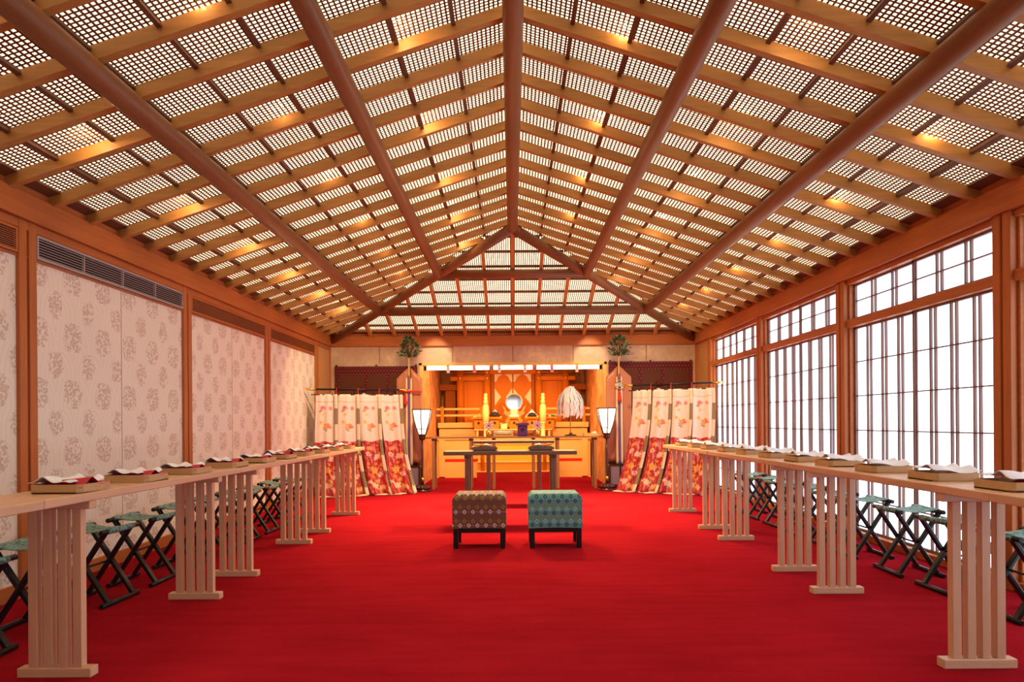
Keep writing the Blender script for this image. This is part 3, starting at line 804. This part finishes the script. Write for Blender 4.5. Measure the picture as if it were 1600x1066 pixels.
# ------------------------------------------------------------------ paper floor lamps
def bonbori(x, y, lab):
    t = thing('floor_lamp', lab, 'lamp', (x, y, 0), 0, 'six-sided paper floor lamps')
    MB().lathe([(.125, 0), (.125, .016), (.105, .024), (.11, .05), (.085, .085), (.03, .10)], n=12).build('base', M_lacr, t)
    pt = MB()
    for k in range(12):
        a = k*PI/6; pt.lathe([(.004, 0), (.026, .012), (.030, .032), (.018, .055), (.003, .064)], (.092*math.cos(a), .092*math.sin(a), .024), 8)
    pt.build('lotus_petal', M_lacr, t)
    MB().tube([(0,0,.09), (0,0,.16), (0,0,.2), (0,0,.5), (0,0,.755)], [.020, .020, .012, .016, .012], 12).build('pole', M_lacr, t)
    MB().tube([(0,0,.14), (0,0,.20)], .022, 12).build('pole_collar', M_gold, t)
    MB().lathe([(.014, 0), (.042, .012), (.048, .035), (.048, .075), (.055, .09)], (0,0,.745), 16).build('cup', M_brnlac, t)
    prof = [(.052, 0), (.085, .09), (.118, .20), (.150, .37)]
    m = MB(); hexv = []
    m.lathe(prof, (0,0,.825), 6, False, rot=PI/6); m.build('shade', M_lamppaper, t)
    f = MB()
    for k in range(6):
        a = k*PI/3+PI/6; f.tube([((r+.004)*math.cos(a), (r+.004)*math.sin(a), .825+z) for r, z in prof], .007, 8)
    for r, z, w in ((.150, .37, .008), (.085, .09, .004), (.052, 0, .006)):
        f.tube([((r+.004)*math.cos(k*PI/3+PI/6), (r+.004)*math.sin(k*PI/3+PI/6), .825+z) for k in range(7)], w, 8)
    f.build('shade_frame', M_brnlac, t)
    return t
bonbori(-1.335, 9.98, 'white paper floor lamp on a dark red pole, left of the altar')
bonbori(1.36, 9.98, 'white paper floor lamp on a dark red pole, right of the altar')

# ------------------------------------------------------------------ altar niche
# light strip at the top of the opening
t = thing('strip_light', 'long glowing strip light across the top of the altar opening', 'light', (0, YB+.20, 1.84))
MB().box(-1.38, 1.38, -.02, .02, .008, .072).build('tube', M_strip, t)
b = MB().box(-1.43, 1.43, -.03, .06, .080, .10); b.build('housing', M_altar, t)
for x in (-1.405, 1.405): MB().box(x-.022, x+.022, -.03, .03, 0, .08).build('end_cap', M_void, t)
for x in (-.345, .345): MB().box(x-.035, x+.035, -.032, .02, .005, .08).build('bracket', M_grey, t)
for x, mt, lab in ((-1.04, M_white, 'pale paper strip hanging at the far left of the strip light'), (-.62, M_pink, 'reddish paper strip hanging left of centre under the strip light'), (-.22, M_white, 'pale paper strip hanging just left of the shrine doors'),
              (.19, M_white, 'pale paper strip hanging just right of the shrine doors'), (.62, M_pink, 'reddish paper strip hanging right of centre under the strip light'), (1.02, M_white, 'pale paper strip hanging at the far right of the strip light')):
    m = MB(); m.box(-.024, .024, -.004, 0, .055, .125); m.box(-.020, .028, -.006, -.002, 0, .058)
    o = m.build('paper_streamer', mt, loc=(x, YB+.165, 1.795)); tag(o, lab, 'paper streamer', 'paper strips hanging under the strip light')
# platform
ZP = .716
t = thing('altar_platform', 'wide light wood altar platform with panelled front and red stripe', 'platform', (0, 12.4, 0))
MB().box(-1.40, 1.40, 0.02, 1.5, .0, ZP-.03).build('body', M_altar, t)
MB().box(-1.42, 1.42, -.02, 1.5, ZP-.03, ZP).build('top_board', M_altar, t, bevel=.004)
for sx in (-1, 1):
    MB().box(min(sx*.64, sx*1.245), max(sx*.64, sx*1.245), 0, .02, .34, ZP-.03).build('upper_panel', M_altar, t)
    MB().box(min(sx*.64, sx*1.245), max(sx*.64, sx*1.245), 0, .02, .02, .285).build('lower_panel', M_altar, t)
    MB().box(min(sx*.64, sx*1.245), max(sx*.64, sx*1.245), .0, .018, .285, .34).build('red_stripe', M_redcar, t)
    MB().box(min(sx*1.245, sx*1.35), max(sx*1.245, sx*1.35), -.02, .02, 0, ZP-.03).build('corner_post', M_altarz, t)
    MB().box(min(sx*.66, sx*1.4), max(sx*.66, sx*1.4), -.02, 0, 0, .018).build('base_board', M_altar, t)
MB().box(-1.38, 1.38, .10, .46, ZP, ZP+.012).build('red_carpet', M_redcar, t)
# steps
t = thing('altar_steps', 'golden wooden steps with a red lowest riser, centre of the altar', 'steps', (0, 11.5, 0))
for i in range(4):
    z1 = .17 + .15*i; y0 = .22*i
    MB().box(-.62, .62, y0, .86, (0 if i == 0 else z1-.15), z1-.012).build('riser', M_redcar if i == 0 else M_riser, t)
    MB().box(-.63, .63, y0-.012, min(.86, y0+.26), z1-.012, z1).build('tread', M_ivory if False else M_altar, t, bevel=.002)
for sx in (-1, 1):
    MB().tube([(sx*.53, .14, .17), (sx*.53, .14, .735)], .033, 14).build('post', M_shr, t)
# shrine on its veranda
t = thing('shrine', 'orange wooden shrine with white-cornered double doors inside the altar niche', 'shrine', (0, 13.4, 0))
MB().box(-1.40, 1.40, -.50, .50, ZP+.001, .885).build('veranda_base', M_altar, t)
MB().box(-1.42, 1.42, -.54, .50, .90, 1.0).build('veranda_floor', M_altar, t, bevel=.004)
for sx in (-1, 1):
    for z in (1.135, 1.255):
        r = MB().box(min(sx*.56, sx*1.45), max(sx*.56, sx*1.45), -.53, -.49, z-.02, z+.02).build('rail', M_altar, t, bevel=.004)
    for xx in (.60, 1.335): MB().box(sx*xx-.03, sx*xx+.03, -.54, -.48, 1.0, 1.30).build('rail_post', M_shr, t, bevel=.003)
    # side bay: columns, panel, lintel
    MB().tube([(sx*.505, .0, 1.0), (sx*.505, .0, 2.05)], .072, 20).build('column', M_shr, t)
    MB().tube([(sx*1.03, .0, 1.0), (sx*1.03, .0, 2.05)], .072, 20).build('column', M_shr, t)
    MB().box(min(sx*.57, sx*.97), max(sx*.57, sx*.97), .06, .10, 1.0, 1.95).build('side_panel', M_shr, t)
    MB().box(min(sx*.66, sx*.88), max(sx*.66, sx*.88), .045, .06, 1.05, 1.82).build('panel_inset', M_shr, t, bevel=.004)
    MB().box(min(sx*.45, sx*1.22), max(sx*.45, sx*1.22), -.05, .05, 1.82, 1.90).build('lintel', M_shrx, t, bevel=.004)
    MB().box(min(sx*.50, sx*1.10), max(sx*.50, sx*1.10), -.09, -.05, 1.955, 1.99).build('eave_bar', M_shrd, t)
    for xx, z in ((.505, 1.86), (.505, 1.975), (1.03, 1.86)):
        MB().lathe([(.006, -.028), (.026, -.014), (.028, .014), (.018, .024)], (sx*xx, -.085, z), 12).build('boss', M_brass, t)
    # side wing
    MB().box(min(sx*1.14, sx*1.34), max(sx*1.14, sx*1.34), .16, .36, 1.0, 1.64).build('wing_wall', M_shrd, t)
    MB().box(min(sx*1.10, sx*1.45), max(sx*1.10, sx*1.45), .10, .30, 1.64, 1.75).build('wing_beam', M_shrd, t, bevel=.004)
    MB().box(min(sx*.37, sx*.425), max(sx*.37, sx*.425), -.03, .05, 1.0, 1.97).build('door_frame', M_shrd, t)
    # door leaf
    d = MB().box(min(0, sx*.366)+(.003 if sx > 0 else 0), max(0, sx*.366)-(.003 if sx < 0 else 0), .0, .035, 1.0, 1.945).build('door', M_shr, t)
    for zc, full in ((1.945, 0), (1.50, 1)):
        for x0, di in ((sx*.012, sx), (sx*.358, -sx)):
            w = .125; m = MB()
            if full: pts = [(x0, -.006, zc+.17), (x0+di*w*.62, -.006, zc+.06), (x0+di*w, -.006, zc), (x0+di*w*.62, -.006, zc-.06), (x0, -.006, zc-.17)]
            else: pts = [(x0, -.006, zc), (x0+di*w*1.25, -.006, zc), (x0+di*w*.62, -.006, zc-.05), (x0+di*.03, -.006, zc-.15), (x0, -.006, zc-.15)]
            m.poly(pts, (0, .006, 0)); m.build('door_fitting', M_ivory, d)
MB().box(-.5, .5, -.04, .06, 1.95, 2.05).build('door_lintel', M_shrx, t)
MB().box(-.012, .012, -.010, .0, 1.0, 1.945).build('door_strip', M_shrd, t)
# offering shelf in front of the veranda
t = thing('offering_shelf', 'low shelf on the platform carrying the row of five stands', 'shelf', (0, 12.66, ZP+.012))
MB().box(-.72, .72, -.12, .12, .125, .150).build('shelf_board', M_altar, t, bevel=.003)
for x in (-.66, .66): MB().box(x-.02, x+.02, -.10, .10, 0.0, .125).build('shelf_leg', M_altar, t)
ZS = ZP+.162
def sambo(x, y, z, lab, mt, k=1.0):
    t = thing('offering_stand', lab, 'offering stand', (x, y, z), 0, 'wooden offering stands on the altar')
    MB().box(-.082*k, .082*k, -.075, .075, 0, .185*k).build('body', mt, t, bevel=.008)
    MB().lathe([(.026, 0), (.026, .004)], (0,0,0), 16).build('opening', M_blk, t).matrix_basis = Matrix.Translation((0, -.074, .11*k)) @ Matrix.Rotation(PI/2, 4, 'X')
    MB().box(-.13*k, .13*k, -.11, .11, .185*k, .200*k).build('tray_board', mt, t)
    r = MB()
    for a in (-1, 1): r.box(-.132*k, .132*k, a*.11-.005, a*.11+.005, .185*k, .222*k); r.box(a*.128*k-.005, a*.128*k+.005, -.105, .105, .185*k, .222*k)
    r.build('tray_rim', mt, t)
SX = [(-.725, 'far left of the five'), (-.385, 'second from left of the five'), (0.02, 'in the middle of the five, before the mirror'), (.395, 'fourth from left of the five'), (.765, 'far right of the five')]
SX = [(x*.88, l) for x, l in SX]
for x, l in SX: sambo(x, 12.66, ZS, 'orange wood offering stand with round hole, %s' % l, M_shr)
ZO = ZS+.200
def heap(x, lab, cat, items, sheet=False):
    t = thing('offering', lab, cat, (x, 12.66, ZO), 0)
    if sheet:
        m = MB(); m.add([(-.13,-.10,.012),(.13,-.10,.012),(.13,.10,.012),(-.13,.10,.012),(0,0.08,.17),(0,-.02,.135)], [(0,1,5),(1,2,4,5),(3,0,5,4),(2,3,4)]); m.build('paper_sheet', M_white, t, solid=.002)
    for nm_, mt, lst in items:
        for (a, b, c, rx, rz_) in lst:
            MB().lathe([(.15*rx, 0), (.75*rx, .18*rz_), (rx, .5*rz_), (.75*rx, .82*rz_), (.15*rx, rz_)], (a, b, c), 14).build(nm_, mt, t)
heap(SX[0][0], 'yellow fruit and pale cakes on the far left stand', 'fruit', [('fruit', M_ylw, [(.02,-.02,0,.05,.085),(-.04,.03,0,.042,.07),(.07,.03,0,.038,.06)]), ('cake', M_cream, [(-.075,-.04,0,.034,.045),(.09,-.05,0,.028,.04)])])
heap(SX[1][0], 'dark seaweed heap with white paper on the second stand', 'offering', [('seaweed', M_blk, [(0,-.05,.002,.085,.12),(-.06,-.06,.002,.05,.07),(.06,-.06,.002,.055,.075)])], True)
heap(SX[3][0], 'dark heap with white paper on the fourth stand', 'offering', [('seaweed', M_blk, [(0,-.06,.002,.08,.10),(.055,-.06,.002,.05,.06),(-.055,-.06,.002,.05,.06)])], True)
heap(SX[4][0], 'red and green vegetables on the far right stand', 'vegetable', [('carrot', M_redcord, [(-.06,-.03,0,.036,.06),(-.02,.02,0,.034,.055)]), ('greens', M_grn, [(.05,-.03,0,.05,.06),(.09,.02,0,.036,.05)]), ('radish', M_white, [(.0,-.06,0,.03,.045),(-.09,.03,0,.03,.06)])])
heap(SX[2][0], 'small white rice cakes on the middle stand', 'offering', [('rice_cake', M_white, [(-.055,-.03,0,.042,.05),(.055,-.03,0,.042,.05),(0,.03,0,.045,.055)])])
# mirror
t = thing('altar_mirror', 'round silver mirror on a flame-shaped gold stand before the shrine doors', 'mirror', (.02, 12.98, 1.0))
m = MB(); m.box(-.16, .16, -.10, .10, 0, .05); m.box(-.11, .11, -.07, .07, .05, .10); m.build('stand_base', M_altar, t, bevel=.004)
MB().lathe([(.10, .10), (.12, .13), (.07, .17), (.09, .22), (.05, .245)], (0,0,0), 20, sy=.5).build('cloud_foot', M_ivory, t)
for s_ in (-1, 1):
    pts = [(.05, .12), (.13, .11), (.20, .17), (.185, .22), (.235, .33), (.165, .275), (.15, .22), (.09, .20)]
    MB().poly([(s_*a, -.012, b) for a, b in pts], (0, .024, 0)).build('flame_wing', M_gold, t, bevel=.003)
o = MB().lathe([(.02, -.008), (.148, -.008), (.155, 0), (.148, .008)], (0,0,0), 40, False).build('mirror_disc', M_mirror, t)
o.matrix_basis = Matrix.Translation((0, 0, .385)) @ Matrix.Rotation(PI/2, 4, 'X')
o = MB().tube([(.155*math.cos(k*PI/20), 0, .385+.155*math.sin(k*PI/20)) for k in range(41)], .009, 8).build('mirror_rim', M_ivory, t)
# gold bottles
for x, lab in ((-.50, 'tall gold bottle with beaded top, left of the mirror'), (.545, 'tall gold bottle with beaded top, right of the mirror')):
    t = thing('gold_bottle', lab, 'bottle', (x, 12.86 if False else 12.48, ZP), 0, 'tall gold bottles flanking the mirror')
    MB().lathe([(.055, 0), (.055, .02), (.04, .03), (.042, .26), (.055, .27), (.055, .29)], n=18).build('pedestal', M_goldp, t)
    MB().lathe([(.03, .29), (.058, .31), (.064, .47), (.058, .58), (.040, .615)], n=18).build('bottle_body', M_goldp, t)
    MB().lathe([(.040, .615), (.046, .66), (.034, .70), (.030, .71), (.044, .73), (.032, .755), (.022, .76), (.040, .785), (.026, .81), (.004, .82)], n=18).build('stopper', M_goldp, t)

# three thin-topped tables before the platform
ZT = .786
leg_table('altar_table', 'light wood table at the altar front, left, carrying a flat tray', -.955, 10.22, 10.56, ZT, .72, (-.25, .31), .040, M_atab, .026)
leg_table('altar_table', 'light wood table at the altar front, centre, carrying the purple box', .0, 10.22, 10.56, ZT, 1.15, (-.30, .30), .040, M_atab, .026)
leg_table('altar_table', 'light wood table at the altar front, right, carrying the paper wand', .975, 10.22, 10.56, ZT, .76, (-.31, .25), .040, M_atab, .026)
def flat_tray(x, y, w, lab):
    t = thing('flat_tray', lab, 'tray', (x, y, ZT))
    MB().box(-w/2, w/2, -.10, .10, .008, .016).build('tray_board', M_altar, t)
    r = MB()
    for a in (-1, 1): r.box(-w/2, w/2, a*.10-.005, a*.10+.005, 0, .042); r.box(a*w/2-.005, a*w/2+.005, -.095, .095, 0, .042)
    r.build('rim', M_altar, t)
flat_tray(-.80, 10.36, .27, 'plain wooden tray on the left altar table')
flat_tray(1.19, 10.36, .25, 'plain wooden tray holding white paper on the right altar table')
m = MB(); m.poly([(-.06,-.06,0),(.06,-.06,0),(.06,.06,0),(-.06,.06,0)], (0,0,.006)); m.add([(-.06,-.05,.006),(.06,-.05,.006),(.02,0,.055),(-.03,.04,.04)], [(0,1,2),(0,2,3)])
tag(m.build('folded_paper', M_white, loc=(1.22, 10.36, ZT+.016)), 'small white folded paper in the tray on the right altar table', 'paper')
for x, lab in ((-.375, 'gold flask with pink and white paper butterfly, left of the purple box'), (.36, 'gold flask with pink and white paper butterfly, right of the purple box')):
    t = thing('sake_flask', lab, 'flask', (x, 10.36, ZT), 0, 'flasks with paper butterflies on the centre altar table')
    MB().lathe([(.035, 0), (.048, .012), (.050, .07), (.040, .095), (.022, .11), (.020, .13), (.028, .14)], n=18).build('flask', M_gold, t)
    for mt, nm_, cnt, sd in ((M_pink, 'pink_petal', 8, 0), (M_white, 'white_petal', 9, .3)):
        m = MB()
        for k in range(cnt):
            a = k*2*PI/cnt+sd; R = .075 if sd == 0 else .088
            m.add([(0, -.02, .165), (R*.6*math.cos(a-.25), -.035, .165+R*.6*math.sin(a-.25)), (R*math.cos(a), -.025, .165+R*math.sin(a)), (R*.6*math.cos(a+.25), -.03, .165+R*.6*math.sin(a+.25))], [(0,1,2,3)])
        m.build(nm_, mt, t, solid=.004)
    MB().lathe([(.004, -.012), (.018, 0), (.004, .012)], (0, -.035, .165), 12).build('bow_knot', M_violet, t)
# purple box stand
t = thing('purple_stand', 'glossy purple offering stand with round hole on the centre altar table', 'offering stand', (.135, 10.36, ZT))
MB().box(-.075, .075, -.07, .07, 0, .165).build('body', M_purple, t, bevel=.008)
MB().box(-.098, .098, -.09, .09, .165, .18).build('tray_board', M_purple, t, bevel=.003)
r = MB()
for a in (-1, 1): r.box(-.10, .10, a*.09-.004, a*.09+.004, .165, .20); r.box(a*.097-.004, a*.097+.004, -.086, .086, .165, .20)
r.build('tray_rim', M_purple, t)
o = MB().lathe([(.028, 0), (.028, .004)], (0,0,0), 16).build('opening', M_blk, t); o.matrix_basis = Matrix.Translation((0, -.069, .10)) @ Matrix.Rotation(PI/2, 4, 'X')
# gold caddy and cloth roll
t = thing('gold_stand', 'low gold stand holding a white paper scroll on the centre altar table', 'stand', (-.155, 10.38, ZT))
for z in (.012, .042): MB().box(-.15, .15, -.05, .05, z-.006, z+.006).build('shelf_board', M_goldp, t)
for x in (-.135, .135): MB().box(x-.010, x+.010, -.045, .045, 0, .048).build('stand_foot', M_goldp, t)
o = MB().tube([(-.155, 0, 0), (-.05, 0, .004), (.05, 0, .002), (.15, 0, 0)], [.014, .018, .016, .013], 12).build('paper_scroll', M_white, loc=(-.155, 10.38, ZT+.064)); tag(o, 'white paper scroll lying on the low gold stand', 'scroll')
t = thing('gold_box', 'small square gold box with a knob, on the shelf below the mirror', 'box', (-.17, 12.60, ZS))
MB().box(-.06, .06, -.04, .04, 0, .085).build('body', M_goldp, t, bevel=.004); MB().box(-.064, .064, -.044, .044, .085, .10).build('lid', M_goldp, t, bevel=.003)
MB().lathe([(.006, 0), (.012, .01), (.004, .018)], (0,0,.10), 10).build('knob', M_blk, t)
# paper wand
t = thing('paper_wand', 'purification wand with a thick white mop of paper strips, right altar table', 'wand', (.865, 10.36, ZT))
MB().lathe([(.09, 0), (.09, .018), (.03, .03), (.022, .05)], n=16).build('base', M_brnlac, t)
MB().tube([(0,0,.03), (0,0,.735)], .009, 10).build('stick', M_altarz, t)
rnd = random.Random(3); m = MB()
for k in range(230):
    a = rnd.uniform(0, 2*PI); r = rnd.uniform(.04, .20)**.8*.76; z0 = .745 - .10*(r/.19)**2 + rnd.uniform(-.03, .01); ln = rnd.uniform(.36, .46); w = rnd.uniform(.008, .013)
    c, s_ = math.cos(a), math.sin(a)
    prev = None; pts = []
    for j in range(7):
        f = j/6; rr = .01+(r-.01)*min(1, f*2.2)**.6; zz = z0 + .04*math.sin(min(1, f*2.2)*PI)*.5 - ln*max(0, f-.22)
        zig = .010*((j % 2)*2-1)
        x, y = rr*c - s_*zig, rr*s_ + c*zig; pts += [(x-s_*w, y+c*w, max(.26, zz)), (x+s_*w, y-c*w, max(.26, zz))]
    m.add(pts, [(2*j, 2*j+1, 2*j+3, 2*j+2) for j in range(6)])
m.build('paper_strips', M_white, t, solid=.0012)

# ------------------------------------------------------------------ lights and camera
def spot(name, loc, tgt, power, color, size, blend=.6, rad=.06):
    l = bpy.data.lights.new(name, 'SPOT'); l.energy = power; l.color = color; l.spot_size = math.radians(size); l.spot_blend = blend; l.shadow_soft_size = rad
    o = bpy.data.objects.new(name, l); COL.objects.link(o); o.location = loc
    o.rotation_euler = (Vector(tgt)-Vector(loc)).to_track_quat('-Z', 'Y').to_euler(); return o
WARM = (1, .62, .26)
for x in (-.8, .8):
    spot('altar_spot', (x, 10.98, 2.08), (x*.7, 12.7, .75), 130, WARM, 80, .8)
    spot('floor_spot', (x*.9, 8.5, 2.80), (x*.5, 7.7, 0), 900, (1, .64, .28), 105, 1.0, .22)
    spot('wall_spot', (x*1.45, 10.15, 2.50), (x*1.52, 10.75, 1.98), 32, (1, .78, .48), 46, .5)
for x in (-2.2, 2.2):
    spot('curtain_spot', (x*.5, 8.0, 2.65), (x*1.02, 9.9, .95), 210, (1, .66, .33), 82, .9)
    spot('front_spot', (x*.35, 8.4, 2.75), (x*.3, 10.9, .9), 90, WARM, 52, .7)
l = bpy.data.lights.new('niche_light', 'AREA'); l.energy = 34; l.color = (1, .63, .27); l.shape = 'RECTANGLE'; l.size = 2.4; l.size_y = .3
o = bpy.data.objects.new('niche_light', l); COL.objects.link(o); o.location = (0, 11.6, 2.10)
# lamps in the gap between the lattice and the lit paper
for sx in (-1, 1):
    for d in (.62, 1.42, 2.34):
        for k in range(7):
            y = 2.6 + 1.1*k + (.5 if d == 1.42 else 0) + (.12 if sx > 0 else 0)
            if y > YR + d - .3: continue
            l = bpy.data.lights.new('ceiling_lamp', 'POINT'); l.energy = 4.8; l.color = (1, .68, .32); l.shadow_soft_size = .04
            o = bpy.data.objects.new('ceiling_lamp', l); COL.objects.link(o); o.location = (sx*d, y, zu(d)+.135-.045)

w = bpy.data.worlds.new('world'); S.world = w; w.use_nodes = True
w.node_tree.nodes['Background'].inputs[0].default_value = (.8, .9, 1, 1); w.node_tree.nodes['Background'].inputs[1].default_value = .3
cam = bpy.data.cameras.new('camera'); co = bpy.data.objects.new('camera', cam); COL.objects.link(co)
cam.lens = 24; cam.sensor_width = 36; cam.shift_y = 127/1600.0; cam.clip_start = .05
co.location = (CAMX, 0, 1.0); co.rotation_euler = (PI/2, ROLL, 0)
S.camera = co
S.view_settings.view_transform = 'Standard'; S.view_settings.look = 'None'; S.view_settings.gamma = 1; S.view_settings.exposure = 0.13
